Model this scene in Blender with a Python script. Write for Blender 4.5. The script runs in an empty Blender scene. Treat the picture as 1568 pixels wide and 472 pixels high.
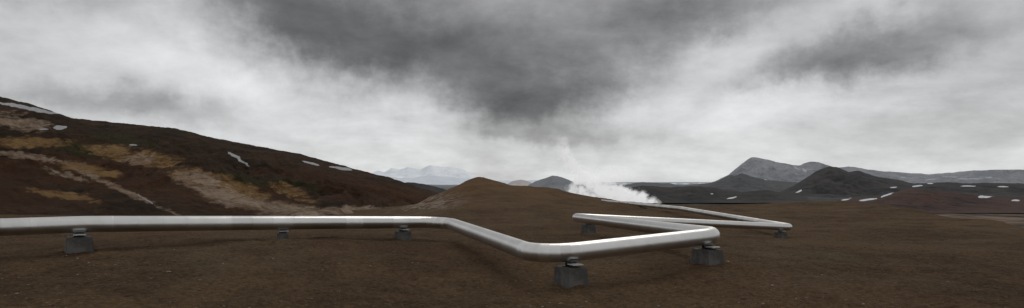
import bpy, math, numpy as np
from mathutils import Vector
scene=bpy.context.scene
scene.view_settings.view_transform='Standard'
scene.view_settings.look='None'
scene.view_settings.exposure=0
EYE=4.3
F=934.0
# ---------------------------------------------------------------- noise
class Perlin:
    def __init__(s,seed):
        r=np.random.RandomState(seed); s.p=np.tile(r.permutation(512),2)
        a=r.rand(512)*2*np.pi; s.gx=np.cos(a); s.gy=np.sin(a)
    def __call__(s,x,y):
        xi=np.floor(x).astype(np.int64); yi=np.floor(y).astype(np.int64)
        xf=x-xi; yf=y-yi
        u=xf**3*(xf*(xf*6-15)+10); v=yf**3*(yf*(yf*6-15)+10)
        def g(ix,iy,fx,fy):
            h=s.p[(s.p[ix%512]+iy)%512]
            return s.gx[h]*fx+s.gy[h]*fy
        a=g(xi,yi,xf,yf); b=g(xi+1,yi,xf-1,yf); c=g(xi,yi+1,xf,yf-1); d=g(xi+1,yi+1,xf-1,yf-1)
        return ((a*(1-u)+b*u)*(1-v)+(c*(1-u)+d*u)*v)*1.4
P=Perlin(7)
def fbm(x,y,o=5,r=0.5,off=0.0):
    t=0;a=1;f=1
    for i in range(o):
        t=t+a*P(x*f+off+17.3*i,y*f+off*1.7+9.1*i); a*=r; f*=2.03
    return t
def ridged(x,y,o=5,off=0.0):
    t=0;a=1;f=1
    for i in range(o):
        t=t+a*(1-2*np.abs(P(x*f+off+31.7*i,y*f+off+3.3*i))); a*=0.5; f*=2.1
    return t*0.5
def sstep(a,b,x):
    t=np.clip((x-a)/(b-a),0,1); return t*t*(3-2*t)

def grid_mesh(name,X,Y,Z,attrs,mat,wrap=False,loc=(0,0,EYE)):
    R,C=X.shape
    me=bpy.data.meshes.new(name)
    co=np.stack([X,Y,Z],-1).reshape(-1,3).astype(np.float32)
    idx=np.arange(R*C).reshape(R,C)
    if wrap: idx=np.concatenate([idx,idx[:,:1]],1)
    q=np.stack([idx[:-1,:-1],idx[:-1,1:],idx[1:,1:],idx[1:,:-1]],-1).reshape(-1,4)
    # orient upward
    a,b,c=co[q[len(q)//2,0]],co[q[len(q)//2,1]],co[q[len(q)//2,2]]
    if np.cross(b-a,c-b)[2]<0: q=q[:,::-1]
    me.vertices.add(len(co)); me.vertices.foreach_set('co',co.ravel())
    me.loops.add(q.size); me.loops.foreach_set('vertex_index',q.ravel().astype(np.int32))
    me.polygons.add(len(q)); me.polygons.foreach_set('loop_start',np.arange(0,q.size,4,dtype=np.int32))
    me.update(calc_edges=True); me.validate()
    me.polygons.foreach_set('use_smooth',np.ones(len(me.polygons),dtype=bool))
    for k,v in attrs.items():
        at=me.attributes.new(k,'FLOAT','POINT'); at.data.foreach_set('value',v.astype(np.float32).ravel())
    me.materials.append(mat)
    ob=bpy.data.objects.new(name,me); ob.location=loc
    scene.collection.objects.link(ob); return ob

# ---------------------------------------------------------------- node helpers
class NT:
    def __init__(s,nt): s.t=nt
    def n(s,typ,**kw):
        x=s.t.nodes.new(typ)
        for k,v in kw.items(): setattr(x,k,v)
        return x
    def set(s,sock,v):
        if hasattr(v,'is_output') or isinstance(v,bpy.types.NodeSocket): s.t.links.new(v,sock)
        else:
            if isinstance(v,(tuple,list)) and len(v)==3 and sock.type=='RGBA': v=(*v,1)
            sock.default_value=v
    def m(s,op,a,b=0.0,c=None,clamp=False):
        x=s.n('ShaderNodeMath',operation=op,use_clamp=clamp); s.set(x.inputs[0],a); s.set(x.inputs[1],b)
        if c is not None: s.set(x.inputs[2],c)
        return x.outputs[0]
    def vm(s,op,a,b=(0,0,0),out=0):
        x=s.n('ShaderNodeVectorMath',operation=op); s.set(x.inputs[0],a)
        if op=='SCALE': s.set(x.inputs[3],b)
        else: s.set(x.inputs[1],b)
        return x.outputs[out]
    def noise(s,vec,scale,detail=5,rough=0.5,out='Fac',dist=0.0):
        x=s.n('ShaderNodeTexNoise'); s.set(x.inputs['Vector'],vec); x.inputs['Scale'].default_value=scale
        x.inputs['Detail'].default_value=detail; x.inputs['Roughness'].default_value=rough; x.inputs['Distortion'].default_value=dist
        return x.outputs[out]
    def vor(s,vec,scale,out='Distance'):
        x=s.n('ShaderNodeTexVoronoi'); s.set(x.inputs['Vector'],vec); x.inputs['Scale'].default_value=scale; return x.outputs[out]
    def mix(s,f,a,b,blend='MIX'):
        x=s.n('ShaderNodeMix',data_type='RGBA',blend_type=blend); s.set(x.inputs[0],f); s.set(x.inputs[6],a); s.set(x.inputs[7],b); return x.outputs[2]
    def rng(s,v,a,b,c=0.0,d=1.0,smooth=True):
        x=s.n('ShaderNodeMapRange'); 
        if smooth: x.interpolation_type='SMOOTHSTEP'
        s.set(x.inputs[0],v); x.inputs[1].default_value=a; x.inputs[2].default_value=b; x.inputs[3].default_value=c; x.inputs[4].default_value=d
        return x.outputs[0]
    def attr(s,name):
        x=s.n('ShaderNodeAttribute',attribute_name=name); return x.outputs['Fac']
def new_mat(name):
    m=bpy.data.materials.new(name); m.use_nodes=True
    t=NT(m.node_tree); b=m.node_tree.nodes['Principled BSDF']
    return m,t,b
def pos(t): return t.n('ShaderNodeNewGeometry').outputs['Position']
def bump(t,b,h,strength,dist):
    x=t.n('ShaderNodeBump'); x.inputs['Strength'].default_value=strength; x.inputs['Distance'].default_value=dist
    t.set(x.inputs['Height'],h); t.t.links.new(x.outputs[0],b.inputs['Normal'])

# ---------------------------------------------------------------- ground material
def mat_ground():
    m,t,b=new_mat('volcanic_soil'); p=pos(t)
    big=t.noise(p,0.05,6,0.6); mid=t.noise(p,0.5,7,0.7); fine=t.noise(p,5,5,0.75)
    c=t.mix(t.rng(big,0.38,0.62),(0.054,0.032,0.017),(0.124,0.076,0.040))
    c=t.mix(t.rng(mid,0.40,0.64,0,0.7),c,(0.138,0.082,0.043))
    c=t.mix(t.rng(t.noise(t.vm('ADD',p,(40,9,3)),0.16,7,0.68),0.48,0.64,0,0.75),c,(0.044,0.027,0.015))
    c=t.mix(t.m('MULTIPLY',t.rng(t.noise(p,0.09,6,0.66),0.50,0.64),0.6),c,(0.135,0.100,0.060))
    c=t.mix(t.rng(t.noise(t.vm('ADD',p,(4,90,3)),0.05,6,0.6),0.52,0.68,0,0.55),c,(0.098,0.048,0.027))
    c=t.mix(t.rng(fine,0.32,0.70),t.mix(0.5,c,(0.014,0.009,0.006)),t.mix(0.28,c,(0.17,0.12,0.075)))
    # small pale pebbles
    for sc,rad_,thr,am in ((5.0,0.12,0.85,0.7),(9.0,0.2,0.76,0.5)):
        v=t.vor(p,sc); vc=t.vor(p,sc,'Color')
        sel=t.m('MULTIPLY',t.rng(v,rad_,rad_*0.6),t.m('GREATER_THAN',vc,thr))
        c=t.mix(t.m('MULTIPLY',sel,am),c,(0.24,0.19,0.135))
    # cone: warmer ochre crest, pinkish skirt
    c=t.mix(t.m('MULTIPLY',t.attr('cone'),t.rng(t.noise(p,0.12,5,0.6),0.3,0.7,0.25,0.75)),c,(0.130,0.076,0.038))
    c=t.mix(t.m('MULTIPLY',t.attr('pink'),t.rng(t.noise(p,0.5,5,0.6),0.4,0.65)),c,(0.25,0.20,0.165))
    # valley floor: dark lava / olive, tan sand
    vall=t.mix(t.rng(t.noise(p,0.006,6,0.65),0.4,0.62),(0.024,0.023,0.022),(0.055,0.050,0.040))
    vall=t.mix(t.m('MULTIPLY',t.attr('tan'),t.rng(t.noise(p,0.016,6,0.65),0.40,0.6,0,0.9)),vall,(0.19,0.135,0.10))
    c=t.mix(t.attr('valley'),c,vall)
    c=t.mix(t.attr('haze'),c,(0.33,0.37,0.42))  # aerial haze painted into the base colour, growing with distance
    t.set(b.inputs['Base Color'],c); b.inputs['Roughness'].default_value=0.95; b.inputs['Specular IOR Level'].default_value=0.05
    h=t.m('ADD',t.m('MULTIPLY',fine,0.4),t.m('MULTIPLY',mid,1.8)); h=t.m('ADD',h,t.m('MULTIPLY',t.noise(p,2.0,6,0.7),0.9))
    bump(t,b,h,0.9,0.30)
    return m

# ---------------------------------------------------------------- ground heightfield
ctrl=np.array([
(0,21.5,-4.47),(-15.8,18.8,-3.8),(18.5,22,-4.55),(0,0,-4.3),(0,-25,-4.2),(-35,0,-3.7),(35,0,-4.6),(8,12,-4.6),
(-20.8,29.7,-3.42),(-13.1,35.6,-3.30),(-7.4,40.1,-3.85),(2.47,26.2,-4.38),(9.6,29.8,-3.99),(7.5,57.5,-4.85),(30.2,69.2,-6.35),
(-35,42,-3.9),(-80,95,-5.6),(-40,95,-6.2),(-25,70,-5.2),(67,80,-6.3),(78,110,-6.5),(92,170,-5.9),(74,190,-7.4),(44,190,-7.9),
(27,190,-7.2),(30,110,-6.2),(32,42,-4.9),(55,75,-6.3),(60,120,-7.1),(0,60,-5.0),(0,100,-6.1),(0,150,-7.2),(-40,160,-9),
(-90,200,-10),(100,40,-7.0),(-90,20,-3),(-10,210,-8.5),(90,-30,-6),(-90,-60,-4),(0,-90,-5),(90,-90,-7)],float)
def tps_k(r): return np.where(r>0,r*r*np.log(r+1e-9),0)
n=len(ctrl); A=np.zeros((n+3,n+3))
D=np.hypot(ctrl[:,None,0]-ctrl[None,:,0],ctrl[:,None,1]-ctrl[None,:,1])
A[:n,:n]=tps_k(D)+np.eye(n)*1.0; A[:n,n]=1; A[:n,n+1:]=ctrl[:,:2]; A[n,:n]=1; A[n+1:,:n]=ctrl[:,:2].T
w=np.linalg.solve(A,np.concatenate([ctrl[:,2],[0,0,0]]))
def plateau(x,y):
    r0=np.hypot(x,y); s=np.minimum(1,230/np.maximum(r0,1e-6)); x=x*s; y=y*s
    z=w[n]+w[n+1]*x+w[n+2]*y
    for i in range(n): z=z+w[i]*tps_k(np.hypot(x-ctrl[i,0],y-ctrl[i,1]))
    return z
LT=([0,2,5,11,18,29],[10.1,9.5,8,5,1.9,0]); RT=([0,2,6,11,14.4,25,31,40,60],[10.1,9.7,8.2,6.7,5.9,4.4,3.0,1.6,0])
def cone(x,y):
    wob=fbm(x*0.06,y*0.06,3,off=5)*3
    dx=x+11; dy=y-200; dy=np.where(dy<0,dy*0.45,dy*0.8); r=np.hypot(dx,dy)
    wr=0.5+0.5*dx/np.maximum(r,1e-3); r2=np.maximum(r+wob*np.clip(r/15,0,1),0)
    return np.interp(r2,*LT)*(1-wr)+np.interp(r2,*RT)*wr
def edge_r(az): # distance of plateau rim by bearing (deg)
    return np.interp(az,[-180,-90,-50,-20,0,13,20,28.5,35.5,40,60,90,180],[400,400,340,260,245,225,212,200,138,107,110,160,400])
def ground_z(x,y,detail=True):
    z=plateau(x,y)+cone(x,y)
    if detail:
        z=z+0.13*fbm(x*0.25,y*0.25,4,off=3)+0.055*fbm(x*1.1,y*1.1,3,off=11)+0.025*fbm(x*4,y*4,2,off=21)
        rr=np.hypot(x,y); z=z+0.6*sstep(60,160,rr)*fbm(x*0.04,y*0.04,4,off=8)
    r=np.hypot(x,y); az=np.degrees(np.arctan2(x,y)); d=r-edge_r(az)
    zi=z-0.45*np.maximum(d,0)**1.0*sstep(0,30,d)
    vz=-47+4*fbm(x*0.004,y*0.004,4,off=2)
    return np.where(d>0,np.maximum(zi,vz),z)
def g1(x,y): return float(ground_z(np.array([x],float),np.array([y],float))[0])
rad=np.concatenate([np.geomspace(0.5,16,36)[:-1],np.geomspace(16,300,470)[:-1],np.geomspace(300,40000,150)])
ang=np.radians(np.concatenate([np.linspace(-47,47,720)[:-1],np.linspace(47,313,90)[:-1]]))
RR,AA=np.meshgrid(rad,ang,indexing='ij')
GX=RR*np.sin(AA); GY=RR*np.cos(AA); GZ=ground_z(GX,GY)
azd=np.degrees((AA+np.pi)%(2*np.pi)-np.pi); dd=RR-edge_r(azd)
cv=cone(GX,GY)
att={'cone':np.clip(cv/6,0,1),'pink':sstep(0.2,2,cv)*(1-sstep(3,6,cv))*sstep(-8,-22,GX)*sstep(230,190,GY),
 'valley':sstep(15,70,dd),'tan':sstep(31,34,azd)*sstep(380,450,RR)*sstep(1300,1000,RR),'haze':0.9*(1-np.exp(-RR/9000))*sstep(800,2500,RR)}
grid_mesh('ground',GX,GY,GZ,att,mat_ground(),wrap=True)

# ---------------------------------------------------------------- hills
def mat_rock(name,c1,c2,scale,haze=0.0,hcol=(0.36,0.40,0.46),bumpd=3.0,c3=None,snowcol=(0.55,0.57,0.6)):
    m,t,b=new_mat(name); p=pos(t)
    c=t.mix(t.rng(t.noise(p,scale,7,0.62),0.38,0.62),c1,c2)
    c=t.mix(t.rng(t.noise(p,scale*6,6,0.65),0.35,0.7,0,0.5),c,(c1[0]*0.5,c1[1]*0.5,c1[2]*0.5))
    c=t.mix(t.rng(t.m('ADD',t.attr('snow'),t.m('MULTIPLY',t.m('SUBTRACT',t.noise(p,scale*5,5,0.65),0.5),0.7)),0.47,0.57),c,snowcol)
    c=t.mix(haze,c,hcol)  # aerial haze blended into the rock's base colour, no real atmosphere
    t.set(b.inputs['Base Color'],c); b.inputs['Roughness'].default_value=0.95; b.inputs['Specular IOR Level'].default_value=0.1
    bump(t,b,t.noise(p,scale*5,7,0.65),0.9,bumpd)
    return m
def ellip(U,H,pts,wa=1.0):
    s=np.zeros_like(U)
    wx=fbm(U*0.06,H*0.12,3,off=50)*6*wa; wy=fbm(U*0.07,H*0.15,3,off=70)*3*wa
    for (u,h,su,sh,rot) in pts:
        a=math.radians(rot); du=U+wx*min(1,su/8)-u; dh=H+wy*min(1,sh/4)-h
        e=((du*math.cos(a)+dh*math.sin(a))/su)**2+((-du*math.sin(a)+dh*math.cos(a))/sh)**2
        s=np.maximum(s,1-0.5*e)
    return np.clip(s,0,1)
def make_range(name,prof,k,kf,kb,zb,amp,fs,mat,cols=420,rows=110,power=1.3,snow=(),extra=None,rough=0.6,seed=0,back=40,amp2=0):
    """outline = list of (breadth, height) outline units, scaled to metres by k"""
    pu=np.array([a for a,_ in prof],float); ph=np.array([b for _,b in prof],float)
    u=np.linspace(pu[0],pu[-1],cols)
    hk=np.interp(u,pu,ph); ker=np.hanning(7); ker/=ker.sum(); hp=np.convolve(np.pad(hk,3,'edge'),ker,'valid')
    hp=hp+rough*fbm(u*0.06,u*0+seed,5,0.6)
    kk=np.interp(u,*k) if isinstance(k,tuple) else np.full_like(u,k)
    kff=np.interp(u,*kf) if isinstance(kf,tuple) else np.full_like(u,kf)
    v=np.concatenate([np.linspace(0,1,rows),np.linspace(1,2,back)[1:]])
    V,U=np.meshgrid(v,u,indexing='ij')
    kkw=kk*(1+0.04*fbm(u*0.02,u*0+3+seed,3))
    K=np.where(V<=1,kff+(kkw-kff)*V,kkw+(kkw*kb-kkw)*(V-1))
    zr=hp*kkw
    zbb=np.interp(u,*zb) if isinstance(zb,tuple) else np.full_like(u,float(zb))
    prof_v=np.where(V<=1,np.clip(V,0,1)**power,(1-np.clip(V-1,0,1))**1.2)
    Z=zbb+(zr-zbb)*prof_v
    X=U*K; Y=F*K
    flank=np.where(V<=1,np.sin(np.pi*np.clip(V,0,1))**0.8,np.sin(np.pi*np.clip(V-1,0,1)))
    rel=np.clip((zr-zbb)/np.max(zr-zbb),0.08,1)
    Z=Z+amp*rel*flank*(ridged(X/fs,Y/fs*0.55,6,off=seed)-0.6)
    if amp2:
        wv=fbm(X/90,Y/90,3,off=33)*20
        Z=Z+amp2*flank*sstep(1.0,0.6,V)*(ridged((X*0.8+Y*0.5+wv)/26,(Y*0.6-X*0.3+wv)/75,5,off=seed+9)-0.6)
    H=Z/Y*F
    at={'snow':ellip(U,H,snow,0.6) if snow else np.zeros_like(Z)}
    if extra: 
        for kx,pl in extra.items(): at[kx]=ellip(U,H,pl)
    return grid_mesh(name,X,Y,Z,at,mat)

# left rhyolite hillside
def mat_hillside():
    m,t,b=new_mat('rhyolite_slope'); p=pos(t)
    n1=t.noise(p,0.018,7,0.62); n2=t.noise(p,0.07,8,0.72); n3=t.noise(p,0.5,5,0.7)
    mp=t.n('ShaderNodeMapping'); t.set(mp.inputs[0],p); mp.inputs['Scale'].default_value=(1,0.3,1.6); mp.inputs['Rotation'].default_value=(0,0,0.5)
    st=t.noise(mp.outputs[0],0.09,9,0.78,dist=0.5); st2=t.noise(mp.outputs[0],0.03,7,0.7)
    c=t.mix(t.rng(n1,0.38,0.62),(0.042,0.029,0.020),(0.072,0.044,0.027))
    c=t.mix(t.rng(n2,0.42,0.66,0,0.8),c,(0.025,0.018,0.013))
    c=t.mix(t.rng(st,0.48,0.68,0,0.6),c,(0.128,0.074,0.041))
    w1=t.m('SUBTRACT',n2,0.5)
    def patch(a,col,c,amt=1.0,thr=0.55,src=None,soft=0.14):
        f=t.m('ADD',t.m('MULTIPLY',t.attr(a),0.28),src if src else st)
        f=t.rng(f,thr+0.08,thr+0.08+soft)
        return t.mix(t.m('MULTIPLY',f,t.m('MULTIPLY',t.rng(t.attr(a),0.0,0.55),amt)),c,col)
    c=patch('red',(0.092,0.046,0.026),c,0.7,0.50,st2)
    c=patch('green',(0.050,0.048,0.022),c,0.8,0.48,st2)
    oc=t.mix(t.rng(st,0.38,0.58),(0.17,0.088,0.034),(0.36,0.225,0.10))
    c=patch('ochre',oc,c,0.95,0.455,soft=0.22)
    pc=t.mix(t.rng(n2,0.38,0.58),(0.26,0.165,0.105),(0.50,0.38,0.28))
    c=patch('pale',pc,c,0.9,0.515,soft=0.2)
    c=t.mix(t.rng(n3,0.35,0.75,0,0.45),c,(0.018,0.012,0.009))
    c=t.mix(t.rng(t.m('ADD',t.attr('snow'),t.m('MULTIPLY',w1,0.5)),0.46,0.56),c,(0.52,0.52,0.54))
    t.set(b.inputs['Base Color'],c); b.inputs['Roughness'].default_value=0.95; b.inputs['Specular IOR Level'].default_value=0.05
    bump(t,b,t.m('ADD',t.m('ADD',n2,st),t.m('MULTIPLY',n3,0.25)),1.0,6.0)
    return m
prof=[(-1100,150),(-900,140),(-784,130),(-734,118),(-674,97),(-584,88),(-514,81),(-454,66),(-384,53),(-324,42),(-244,20),(-184,5),(-144,-9),(-114,-17),(-80,-30),(-50,-42)]
make_range('hillside',prof,([-1100,-784,-300,-50],[0.46,0.45,0.42,0.38]),([-1100,-784,-264,-124,-50],[0.07,0.095,0.14,0.2,0.3]),2.0,
 ([-1100,-784,-264,-50],[-7,-8,-12,-16]),17.0,70.0,mat_hillside(),cols=1000,rows=460,power=1.15,back=30,rough=0.8,seed=4,amp2=6,
 snow=[(-740,112,50,3.0,-11),(-693,82,11,3,0),(-718,80,8,1.2,0),(-580,56,6,1.2,0),(-418,34,21,1.9,-34),(-308,28,13,1.6,-14),(-262,20,18,2.0,-10),(-560,-28,18,0.9,-32)],
 extra={'ochre':[(-600,43,50,11,-8),(-560,36,56,12,-10),(-490,8,38,12,-10),(-430,-8,55,13,-18),(-750,60,70,8,0),(-340,-14,36,8,-20),(-650,20,50,8,-10),(-690,-20,50,6,-10)],
  'pale':[(-760,92,60,13,-10),(-574,35,28,10,-8),(-482,6,42,11,-14),(-440,-20,100,13,-22),(-380,-38,90,10,-8),(-740,38,90,5,-8),(-590,-16,80,5,-24),(-250,-44,60,7,0),(-690,12,40,4,-15),(-330,-44,60,7,-5)],
  'red':[(-700,10,160,30,0),(-560,0,120,28,-10),(-250,-10,140,22,-10),(-740,-30,120,20,0),(-400,-20,100,25,0)],
  'green':[(-640,45,60,8,-8),(-400,0,45,7,-10),(-600,66,50,7,-10),(-330,-4,50,6,-14)]})

m_lava=mat_rock('dark_lava_rock',(0.022,0.020,0.019),(0.042,0.036,0.030),0.012,0.03)
m_dark=mat_rock('dark_tuff',(0.022,0.021,0.022),(0.044,0.038,0.034),0.006,0.04)
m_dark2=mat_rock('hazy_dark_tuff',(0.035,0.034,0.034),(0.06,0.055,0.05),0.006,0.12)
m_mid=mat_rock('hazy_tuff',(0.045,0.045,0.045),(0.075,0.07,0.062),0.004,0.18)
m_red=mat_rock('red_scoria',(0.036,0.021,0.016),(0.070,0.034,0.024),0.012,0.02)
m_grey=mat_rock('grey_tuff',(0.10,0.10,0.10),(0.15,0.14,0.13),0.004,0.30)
m_far=mat_rock('hazy_far_rock',(0.09,0.09,0.10),(0.28,0.27,0.27),0.0022,0.48,(0.46,0.49,0.54),bumpd=90)  # pale grey-blue is painted haze over the rock colour
m_snowy=mat_rock('hazy_snowy_rock',(0.62,0.68,0.76),(0.9,0.9,0.92),0.0005,0.5,(0.88,0.92,0.97),bumpd=15)  # snow and rock colours lightened to paint in distance haze
m_hazefar=mat_rock('haze_blue_rock',(0.48,0.53,0.60),(0.54,0.58,0.64),0.0008,0.5,(0.76,0.82,0.88),bumpd=15)  # bluish tone is distance haze put into the base colour
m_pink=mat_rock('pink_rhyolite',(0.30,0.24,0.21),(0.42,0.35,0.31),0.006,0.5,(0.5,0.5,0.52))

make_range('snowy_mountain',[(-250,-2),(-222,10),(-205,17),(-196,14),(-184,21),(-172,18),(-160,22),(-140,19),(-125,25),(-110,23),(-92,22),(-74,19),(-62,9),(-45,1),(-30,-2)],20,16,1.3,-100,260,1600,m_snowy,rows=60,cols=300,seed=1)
make_range('distant_hill',[(-260,-2),(-220,4),(-190,7),(-150,5),(-130,9),(-100,8),(-80,5),(-50,2),(0,1),(60,3),(110,-1),(160,-3),(300,-3)],12,9,1.3,-60,80,900,m_hazefar,rows=60,cols=300,seed=2,rough=1.0)
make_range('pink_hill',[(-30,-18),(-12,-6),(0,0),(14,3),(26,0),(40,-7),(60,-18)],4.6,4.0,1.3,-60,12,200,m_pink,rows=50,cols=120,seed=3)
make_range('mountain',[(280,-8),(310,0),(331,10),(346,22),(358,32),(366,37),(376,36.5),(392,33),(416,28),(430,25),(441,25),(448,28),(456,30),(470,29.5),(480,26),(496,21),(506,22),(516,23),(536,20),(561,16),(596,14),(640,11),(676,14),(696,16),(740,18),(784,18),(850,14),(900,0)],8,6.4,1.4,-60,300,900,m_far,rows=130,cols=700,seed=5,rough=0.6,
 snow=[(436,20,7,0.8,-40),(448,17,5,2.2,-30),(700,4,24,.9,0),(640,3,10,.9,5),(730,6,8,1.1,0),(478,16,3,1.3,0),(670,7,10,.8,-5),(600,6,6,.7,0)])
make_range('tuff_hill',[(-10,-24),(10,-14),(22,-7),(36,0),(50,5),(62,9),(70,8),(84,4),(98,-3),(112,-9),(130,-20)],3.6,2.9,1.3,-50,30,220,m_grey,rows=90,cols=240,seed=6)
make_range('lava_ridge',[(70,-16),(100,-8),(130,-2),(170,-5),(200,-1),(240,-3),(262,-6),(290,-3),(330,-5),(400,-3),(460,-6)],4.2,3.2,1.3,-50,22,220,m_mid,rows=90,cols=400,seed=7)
make_range('ash_cone_hill',[(250,-14),(280,-8),(300,-3),(316,1),(328,8),(336,10),(342,9),(351,13),(360,10),(372,6),(396,2),(431,-1),(480,-6),(520,-12)],3.4,2.6,1.3,-48,40,190,m_dark2,rows=110,cols=360,seed=8,snow=[(392,3,5,.7,0)])
make_range('dark_volcanic_hill',[(390,-30),(415,-14),(431,-7),(444,2),(456,9),(466,16),(476,20),(486,23),(500,21.5),(510,17),(516,14),(530,17),(546,11),(566,6),(590,3),(606,-1),(616,-3),(640,-2),(666,-1),(700,-3),(740,-2),(784,-3),(850,-6),(930,-30)],2.5,1.9,1.3,-46,40,140,m_dark,rows=140,cols=520,seed=9,
 snow=[(440,-15,6,1.5,20),(620,-7,9,1.3,5),(584,-9,8,1,0),(700,-7,12,.8,0),(640,-3,5,.8,0),(752,-8,10,.9,0)])
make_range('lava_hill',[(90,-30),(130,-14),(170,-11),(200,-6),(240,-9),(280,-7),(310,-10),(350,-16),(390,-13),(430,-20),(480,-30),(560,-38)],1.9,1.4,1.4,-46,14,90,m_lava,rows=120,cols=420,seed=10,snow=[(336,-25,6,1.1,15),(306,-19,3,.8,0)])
make_range('scoria_hill',[(440,-50),(480,-38),(516,-32),(546,-28),(576,-19),(600,-13),(616,-11),(640,-13),(676,-16),(716,-21),(760,-27),(820,-33),(900,-48)],1.35,0.95,1.5,-46,12,80,m_red,rows=140,cols=420,seed=11,
 snow=[(578,-19,14,1.9,22),(545,-28,13,1.6,8),(512,-27,9,1.3,10),(727,-22,14,3.2,5),(770,-29,8,1.2,0)])
make_range('dark_saddle_hill',[(-220,-10),(-185,-4),(-160,-1),(-140,-3),(-116,-8),(-96,-14),(-70,-26),(-50,-40)],0.95,0.7,1.4,-40,8,60,m_lava,rows=80,cols=200,seed=12)

# ---------------------------------------------------------------- pipe
def mat_pipe():
    m,t,b=new_mat('aluminium_cladding'); p=pos(t)
    wn=t.n('ShaderNodeTexWhiteNoise',noise_dimensions='1D'); t.set(wn.inputs['W'],t.attr('sheet')); r=wn.outputs['Value']
    streak=t.noise(p,2.5,6,0.7); smear=t.noise(p,0.8,5,0.6)
    c=t.mix(r,(0.61,0.605,0.59),(0.76,0.75,0.735))
    c=t.mix(t.rng(smear,0.4,0.7,0,0.5),c,(0.55,0.54,0.52))
    t.set(b.inputs['Base Color'],c); b.inputs['Metallic'].default_value=1.0
    ro=t.m('ADD',t.m('MULTIPLY',streak,0.20),t.m('MULTIPLY',r,0.08)); t.set(b.inputs['Roughness'],t.m('ADD',ro,0.22))
    bump(t,b,t.m('ADD',smear,t.m('MULTIPLY',streak,0.15)),0.4,0.03)
    return m
def rotv(v,ax,a):
    from mathutils import Quaternion
    return Quaternion(ax,a)@v
def build_pipe(name,pts,R,mat,bend=1.5,nseg=7,sides=40):
    pts=[Vector(p) for p in pts]; path=[(pts[0],False)]
    for i in range(1,len(pts)-1):
        a=(pts[i-1]-pts[i]).normalized(); c=(pts[i+1]-pts[i]).normalized()
        turn=math.pi-a.angle(c)
        if turn<math.radians(12): path.append((pts[i],False)); continue
        tl=bend*math.tan(turn/2); tl=min(tl,0.45*(pts[i-1]-pts[i]).length)
        rr=tl/math.tan(turn/2)
        ctr=pts[i]+(a+c).normalized()*(rr/math.cos(turn/2))
        s=pts[i]+a*tl; ax=a.cross(c).normalized(); v0=s-ctr
        best=None
        for sg in (1,-1):
            e=ctr+rotv(v0,ax,sg*turn)
            dd_=(e-(pts[i]+c*tl)).length
            if best is None or dd_<best[0]: best=(dd_,sg)
        for j in range(nseg+1): path.append((ctr+rotv(v0,ax,best[1]*turn*j/nseg),True))
    path.append((pts[-1],False))
    rings=[] # (pos,dir,radius,dist,sharp,sheet)
    dist=0; sheet=0
    P_=[p for p,_ in path]; E=[e for _,e in path]
    tang=[]
    for i in range(len(P_)):
        if i==0: tg=P_[1]-P_[0]
        elif i==len(P_)-1: tg=P_[-1]-P_[-2]
        else: tg=(P_[i+1]-P_[i]).normalized()+(P_[i]-P_[i-1]).normalized()
        tang.append(tg.normalized())
    for i in range(len(P_)-1):
        a,b=P_[i],P_[i+1]; L=(b-a).length; dr=(b-a).normalized()
        rings.append((a,tang[i],R,dist,E[i],sheet)); sheet+=1
        if not(E[i] and E[i+1]):
            nn=max(1,int(L))
            for j in range(1,nn):
                q=a+dr*(L*j/nn)
                for off,rad_ in ((-0.03,R),(-0.026,R+0.006),(0.026,R+0.006),(0.03,R)):
                    if off>0.0 and off<0.028: sheet+=1
                    rings.append((q+dr*off,dr,rad_,dist+(L*j/nn)+off,True,sheet))
        dist+=L
    rings.append((P_[-1],tang[-1],R,dist,False,sheet))
    verts=[]
    for (c,tg,rad_,ds,sh,sn) in rings:
        side=Vector((0,0,1)).cross(tg).normalized(); up=tg.cross(side).normalized()
        for s in range(sides):
            th=2*math.pi*s/sides
            verts.append(c+(side*math.cos(th)+up*math.sin(th))*rad_)
    faces=[];sharp=set();fs=[]
    for i in range(len(rings)-1):
        for s in range(sides):
            s2=(s+1)%sides
            faces.append((i*sides+s,i*sides+s2,(i+1)*sides+s2,(i+1)*sides+s)); fs.append(rings[i][5])
            if rings[i][4]: sharp.add((min(i*sides+s,i*sides+s2),max(i*sides+s,i*sides+s2)))
    me=bpy.data.meshes.new(name); me.from_pydata([tuple(v) for v in verts],[],faces); me.update()
    at=me.attributes.new('sheet','FLOAT','FACE'); at.data.foreach_set('value',np.array(fs,dtype=np.float32))
    me.polygons.foreach_set('use_smooth',np.ones(len(me.polygons),dtype=bool))
    sa=me.attributes.new('sharp_edge','BOOLEAN','EDGE')
    ev=np.zeros(len(me.edges)*2,dtype=np.int32); me.edges.foreach_get('vertices',ev); ev=ev.reshape(-1,2)
    sa.data.foreach_set('value',np.array([(min(a,b),max(a,b)) in sharp for a,b in ev],dtype=bool))
    me.materials.append(mat); ob=bpy.data.objects.new(name,me); ob.location=(0,0,EYE); scene.collection.objects.link(ob)
    import bmesh
    bm=bmesh.new(); bm.from_mesh(me); bmesh.ops.recalc_face_normals(bm,faces=bm.faces); bm.to_mesh(me); bm.free()
    return ob
PIPE=[(-60,-2,-2.1),(-33,20.1,-2.10),(-20.76,29.66,-2.08),(-16.42,33.06,-2.27),(-11.28,37.1,-2.50),(-4.6,43.0,-2.87),
 (1.12,24.9,-3.04),(10.15,30.0,-2.65),(5.8,57.0,-3.36),(32.1,70.1,-5.27),(30.4,110,-4.9),(26.6,190,-5.9),(24,230,-9),(22,330,-40)]
m_pipe=mat_pipe()
build_pipe('steam_pipeline',PIPE,0.4,m_pipe)

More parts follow.
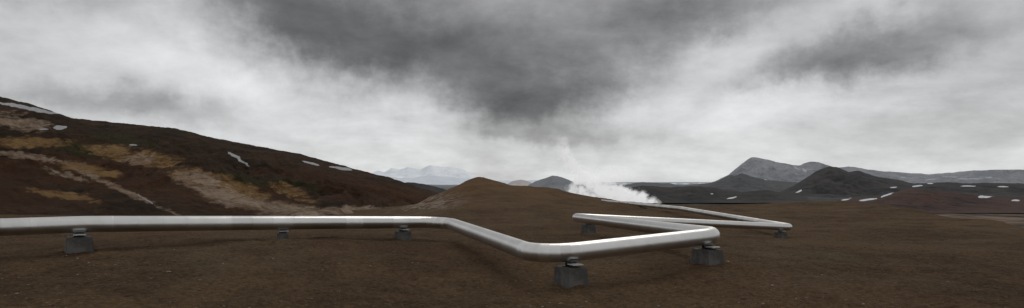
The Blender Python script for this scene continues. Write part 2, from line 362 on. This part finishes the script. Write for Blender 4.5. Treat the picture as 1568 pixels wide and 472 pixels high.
# ---------------------------------------------------------------- pipe supports
def mat_simple(name,c1,c2,scale,rough,metal=0,bd=0.01):
    m,t,b=new_mat(name); tc=t.n('ShaderNodeTexCoord').outputs['Object']
    c=t.mix(t.rng(t.noise(tc,scale,6,0.65),0.35,0.65),c1,c2)
    c=t.mix(t.rng(t.noise(tc,scale*9,3,0.6),0.55,0.7,0,0.5),c,(c1[0]*.5,c1[1]*.5,c1[2]*.5))
    t.set(b.inputs['Base Color'],c); b.inputs['Roughness'].default_value=rough; b.inputs['Metallic'].default_value=metal
    bump(t,b,t.noise(tc,scale*6,5,0.7),0.6,bd); return m
m_conc=mat_simple('weathered_concrete',(0.058,0.054,0.048),(0.112,0.106,0.097),2.5,0.9,0,0.02)
m_galv=mat_simple('galvanised_steel',(0.45,0.45,0.45),(0.6,0.6,0.6),6,0.5,0.3,0.003)
m_dsteel=mat_simple('dark_steel',(0.03,0.03,0.03),(0.06,0.058,0.055),6,0.6,0.5,0.003)
import bmesh
def box(name,parent,sx,sy,z0,z1,mat,tx=1.0,ty=1.0,bev=0.02,off=(0,0)):
    bm=bmesh.new()
    v=[]
    for z,a,b in ((z0,1,1),(z1,tx,ty)):
        for x,y in ((-1,-1),(1,-1),(1,1),(-1,1)): v.append(bm.verts.new((off[0]+x*sx/2*a,off[1]+y*sy/2*b,z)))
    for f in ((3,2,1,0),(4,5,6,7),(0,1,5,4),(1,2,6,5),(2,3,7,6),(3,0,4,7)): bm.faces.new([v[i] for i in f])
    if bev: bmesh.ops.bevel(bm,geom=bm.edges[:],offset=bev,segments=2,affect='EDGES')
    me=bpy.data.meshes.new(name); bm.to_mesh(me); bm.free(); me.materials.append(mat)
    ob=bpy.data.objects.new(name,me); scene.collection.objects.link(ob); ob.parent=parent; return ob
def cradle(name,parent,R,zc,length,mat):
    bm=bmesh.new(); N=16; rows=[]
    for yy in (-length/2,length/2):
        for rr in (R+0.010,R+0.024):
            rows.append([bm.verts.new((rr*math.sin(a),yy,zc-rr*math.cos(a))) for a in np.linspace(-0.75,0.75,N)])
    for a,b in ((0,1),(3,2),(2,0),(1,3)):
        for i in range(N-1): bm.faces.new((rows[a][i],rows[a][i+1],rows[b][i+1],rows[b][i]))
    bmesh.ops.recalc_face_normals(bm,faces=bm.faces)
    me=bpy.data.meshes.new(name); bm.to_mesh(me); bm.free(); me.materials.append(mat)
    ob=bpy.data.objects.new(name,me); scene.collection.objects.link(ob); ob.parent=parent
def support(x,y,zc,direction,w=1.15,gap=0.2,plate_side=1):
    gz=g1(x,y); e=bpy.data.objects.new('pipe_support',None); scene.collection.objects.link(e)
    e.location=(x,y,gz+EYE); e.rotation_euler=(0,0,math.atan2(direction[1],direction[0])-math.pi/2)
    pc=zc-gz; top=pc-0.4-gap
    top=max(top,0.15)
    box('concrete_block',e,w*1.06,w*1.0,-0.4,top,m_conc,0.84,0.84,0.03)
    box('base_plate',e,w*0.5,w*0.45,top+0.002,top+0.025,m_dsteel,bev=0.004)
    box('web',e,0.04,0.4,top+0.025,pc-0.42,m_dsteel,bev=0.003)
    box('web_side',e,0.04,0.32,top+0.025,pc-0.40,m_dsteel,bev=0.003,off=(0.17,0))
    box('web_side',e,0.04,0.32,top+0.025,pc-0.40,m_dsteel,bev=0.003,off=(-0.17,0))
    box('slide_plate',e,w*0.42,0.5,top+gap*0.55,top+gap*0.55+0.04,m_galv,bev=0.004,off=(plate_side*w*0.28,0))
    cradle('saddle',e,0.4,pc,0.4,m_pipe)
def on(a,b,t): return [a[i]+(b[i]-a[i])*t for i in range(3)]
for a,b,t,w_ in ((1,2,0.985,1.2),(3,4,0.60,0.6),(4,5,0.60,0.95),(6,7,0.150,1.15),(6,7,0.925,1.2),(8,9,0.055,1.1),(8,9,0.94,1.1),(1,2,0.2,1.1),(10,11,0.3,1.1),(10,11,0.75,1.1)):
    p=on(PIPE[a],PIPE[b],t); dr=(PIPE[b][0]-PIPE[a][0],PIPE[b][1]-PIPE[a][1])
    support(p[0],p[1],p[2],dr,w_)

# ---------------------------------------------------------------- gravel (one mesh)
def gravel():
    r=np.random.RandomState(3); bm=bmesh.new(); bmesh.ops.create_icosphere(bm,subdivisions=1,radius=1.0)
    bv=np.array([v.co[:] for v in bm.verts]); bf=np.array([[v.index for v in f.verts] for f in bm.faces]); bm.free()
    N=16000
    rr=np.exp(r.uniform(math.log(17),math.log(95),N)); aa=np.radians(r.uniform(-46,46,N)); x=rr*np.sin(aa); y=rr*np.cos(aa)
    keep=(fbm(x*0.15,y*0.15,3,off=90)+r.uniform(-.7,.7,N))>0; x=x[keep];y=y[keep]; n_=len(x)
    z=ground_z(x,y)
    s=0.014+0.013*r.exponential(0.9,n_); s=np.minimum(s,0.09)
    sc=np.stack([s*r.uniform(.7,1.5,n_),s*r.uniform(.7,1.3,n_),s*r.uniform(.35,.8,n_)],-1)
    th=r.uniform(0,6.28,n_); jit=r.uniform(.75,1.2,(n_,len(bv),1))
    V=bv[None]*jit*sc[:,None,:]
    c,s_=np.cos(th)[:,None],np.sin(th)[:,None]
    Vx=V[...,0]*c-V[...,1]*s_; Vy=V[...,0]*s_+V[...,1]*c
    co=np.stack([Vx+x[:,None],Vy+y[:,None],V[...,2]+z[:,None]+sc[:,2:3]*0.3],-1).reshape(-1,3)
    fa=(bf[None]+(np.arange(n_)*len(bv))[:,None,None]).reshape(-1,3)
    me=bpy.data.meshes.new('gravel'); me.from_pydata(co.tolist(),[],fa.tolist())
    at=me.attributes.new('tone','FLOAT','POINT'); at.data.foreach_set('value',np.repeat(r.rand(n_),len(bv)).astype(np.float32))
    m,t,b=new_mat('gravel_stone'); tn=t.attr('tone')
    c_=t.mix(tn,(0.05,0.031,0.020),(0.17,0.12,0.078)); c_=t.mix(t.m('GREATER_THAN',tn,0.96),c_,(0.26,0.22,0.17))
    t.set(b.inputs['Base Color'],c_); b.inputs['Roughness'].default_value=0.9
    me.materials.append(m); ob=bpy.data.objects.new('gravel',me); ob.location=(0,0,EYE); scene.collection.objects.link(ob)
gravel()

# ---------------------------------------------------------------- steam
def steam():
    # plume blobs: (x,y,z,radius,density) metres, eye-relative
    B=[(160,700,-27,9,1.6),(145,700,-22,11,1.8),(128,702,-17,12,1.8),(112,700,-12,12,1.8),(99,700,-7,10,1.6),(90,700,-1,9,1.2),(82,700,6,8.5,.95),(75,700,13,8,.7),(68,700,21,8,.5),(62,700,31,8,.38),(57,700,42,9,.2),
       (70,700,-17,7,1.6),(70,700,-9,7,1.6),(74,700,-2,6.5,1.1),(108,700,5,11,.45),(124,700,8,10,.3),(92,704,-26,12,1.8),(120,702,-30,14,1.8),(82,702,-16,9,1.4)]
    bm=bmesh.new()
    for x,y,z,r,_ in B:
        r0=bmesh.ops.create_icosphere(bm,subdivisions=3,radius=r*2.0)
        bmesh.ops.translate(bm,verts=r0['verts'],vec=(x,y,z))
    me=bpy.data.meshes.new('steam_plume'); bm.to_mesh(me); bm.free()
    ob=bpy.data.objects.new('steam_plume',me); ob.location=(0,0,EYE); scene.collection.objects.link(ob)
    rm=ob.modifiers.new('r','REMESH'); rm.mode='VOXEL'; rm.voxel_size=3.0
    m=bpy.data.materials.new('steam'); m.use_nodes=True; nt=m.node_tree; nt.nodes.clear(); t=NT(nt)
    out=t.n('ShaderNodeOutputMaterial'); pv=t.n('ShaderNodeVolumeScatter')
    p=t.n('ShaderNodeTexCoord').outputs['Object']
    wn=t.noise(p,0.08,5,0.62,'Color'); pw=t.vm('ADD',p,t.vm('SCALE',t.vm('SUBTRACT',wn,(0.5,0.5,0.5)),24.0))
    tot=None
    for (x,y,z,r,s) in B:
        d=t.vm('DISTANCE',pw,(x,y,z),out=1); g=t.m('MULTIPLY',t.rng(d,r*1.3,r*0.2),s)
        tot=g if tot is None else t.m('MAXIMUM',tot,g)
    nn=t.rng(t.noise(p,0.13,6,0.65),0.36,0.6)
    den=t.m('MULTIPLY',t.m('MULTIPLY',tot,nn),0.45)
    t.set(pv.inputs['Density'],den); pv.inputs['Color'].default_value=(0.99,0.99,0.99,1)
    em=t.n('ShaderNodeEmission'); em.inputs['Color'].default_value=(1,1,1,1); t.set(em.inputs['Strength'],t.m('MULTIPLY',den,0.36))  # added glow standing in for multiple scattering; steam emits no light itself
    ad=t.n('ShaderNodeAddShader'); nt.links.new(pv.outputs[0],ad.inputs[0]); nt.links.new(em.outputs[0],ad.inputs[1])
    nt.links.new(ad.outputs[0],out.inputs['Volume']); me.materials.append(m)
steam()

# ---------------------------------------------------------------- world
SUN_AZ,SUN_EL=20,48
wd=bpy.data.worlds.new('World'); scene.world=wd; wd.use_nodes=True; t=NT(wd.node_tree)
bg=wd.node_tree.nodes['Background']
sky=t.n('ShaderNodeTexSky',sky_type='NISHITA'); sky.sun_disc=False; sky.sun_elevation=math.radians(SUN_EL); sky.sun_rotation=math.radians(SUN_AZ)
v=t.n('ShaderNodeTexCoord').outputs['Generated']; sp=t.n('ShaderNodeSeparateXYZ'); t.set(sp.inputs[0],v); x,y,z=sp.outputs
az=t.m('MULTIPLY',t.m('ARCTAN2',x,y),57.2958); el=t.m('MULTIPLY',t.m('ARCSINE',z),57.2958)
zc=t.m('ADD',t.m('MAXIMUM',z,0.0),0.30); cb=t.n('ShaderNodeCombineXYZ'); t.set(cb.inputs[0],t.m('DIVIDE',x,zc)); t.set(cb.inputs[1],t.m('DIVIDE',y,zc)); cp=cb.outputs[0]
wz=t.noise(v,5.0,8,0.64,'Color'); sw=t.n('ShaderNodeSeparateXYZ'); t.set(sw.inputs[0],wz)
az2=t.m('ADD',az,t.m('MULTIPLY',t.m('SUBTRACT',sw.outputs[0],0.5),17)); el2=t.m('ADD',el,t.m('MULTIPLY',t.m('SUBTRACT',sw.outputs[1],0.5),9))
def field(blobs):
    val=None
    for a0,e0,sa,se,rot,wt in blobs:
        r=math.radians(rot); da=t.m('SUBTRACT',az2,a0); de=t.m('SUBTRACT',el2,e0)
        pa=t.m('ADD',t.m('MULTIPLY',da,math.cos(r)/sa),t.m('MULTIPLY',de,math.sin(r)/sa)); pe=t.m('SUBTRACT',t.m('MULTIPLY',de,math.cos(r)/se),t.m('MULTIPLY',da,math.sin(r)/se))
        q=t.m('ADD',t.m('MULTIPLY',pa,pa),t.m('MULTIPLY',pe,pe)); g=t.m('MULTIPLY',t.m('EXPONENT',t.m('MULTIPLY',q,-0.7)),wt)
        val=g if val is None else t.m('ADD',val,g)
    return val
dark=field([(-5,11.3,13,3.8,-6,.62),(-4,18.0,28,4.2,0,.42),(-20,14.6,10,2.6,-16,.46),(1,7.4,7,2.6,0,.46),(10,12,7,4,0,.22),(-34,6.6,10,1.5,-6,.46),(26,9.4,6,1.7,5,.52),(36,11.5,7,2.8,0,.44),(34,2.4,6,1.1,0,.36),(18,15,8,2.2,0,.36),(7,4.3,10,1.1,0,.30),(-40,15,5,2,0,.3),(0,45,90,22,0,.35)])
light=field([(-25,9.0,9,1.6,-12,.18),(-14,4.6,13,1.8,0,.16),(15,9,6,2.6,25,.13),(20,5,6,2.5,10,.20),(31,7,5,1.4,10,.10),(-37,10.5,5,2.5,0,.05),(0,0.8,60,1.8,0,.13),(30,13.5,3,1.6,20,.14)])
n1=t.noise(cp,1.8,9,0.6,dist=0.25); n2=t.noise(cp,6,8,0.62); n3=t.noise(cp,1.3,9,0.63)
lv=t.m('ADD',t.m('ADD',light,0.55),t.m('ADD',t.m('MULTIPLY',t.m('SUBTRACT',n1,0.5),0.55),t.m('MULTIPLY',t.m('SUBTRACT',n2,0.5),0.30)))
dm=t.m('ADD',dark,t.m('ADD',t.m('MULTIPLY',t.m('SUBTRACT',n3,0.5),0.95),t.m('MULTIPLY',t.m('SUBTRACT',n2,0.5),0.38)))
mask=t.rng(dm,0.12,0.98)
dv=t.m('ADD',0.115,t.m('ADD',t.m('MULTIPLY',t.m('SUBTRACT',n1,0.5),0.26),t.m('MULTIPLY',t.m('SUBTRACT',n2,0.5),0.13)))
val=t.m('ADD',t.m('MULTIPLY',lv,t.m('SUBTRACT',1.0,mask)),t.m('MULTIPLY',dv,mask))
val=t.m('MULTIPLY',t.m('MINIMUM',t.m('MAXIMUM',val,0.06),0.86),10.0)
cc=t.vm('SCALE',t.mix(t.rng(val,1.5,7),(1.0,0.995,1.0),(0.985,1.0,1.01)),val)
fin=t.mix(0.03,cc,sky.outputs[0]); t.set(bg.inputs['Color'],fin); bg.inputs['Strength'].default_value=0.1
# sun
sl=bpy.data.lights.new('sun','SUN'); sl.energy=0.85; sl.angle=math.radians(30); sl.color=(1,0.95,0.87); so=bpy.data.objects.new('sun',sl); scene.collection.objects.link(so)
a,e_=math.radians(SUN_AZ),math.radians(SUN_EL); so.rotation_euler=Vector((math.sin(a)*math.cos(e_),math.cos(a)*math.cos(e_),math.sin(e_))).to_track_quat('Z','Y').to_euler(); so.location=(0,0,100)
# camera
cam=bpy.data.cameras.new('camera'); cam.sensor_width=36; cam.lens=36*F/1568; cam.shift_y=42/1568; cam.clip_end=100000; cam.clip_start=0.1
co=bpy.data.objects.new('camera',cam); co.location=(0,0,EYE); co.rotation_euler=(math.radians(90),0,0); scene.collection.objects.link(co); scene.camera=co
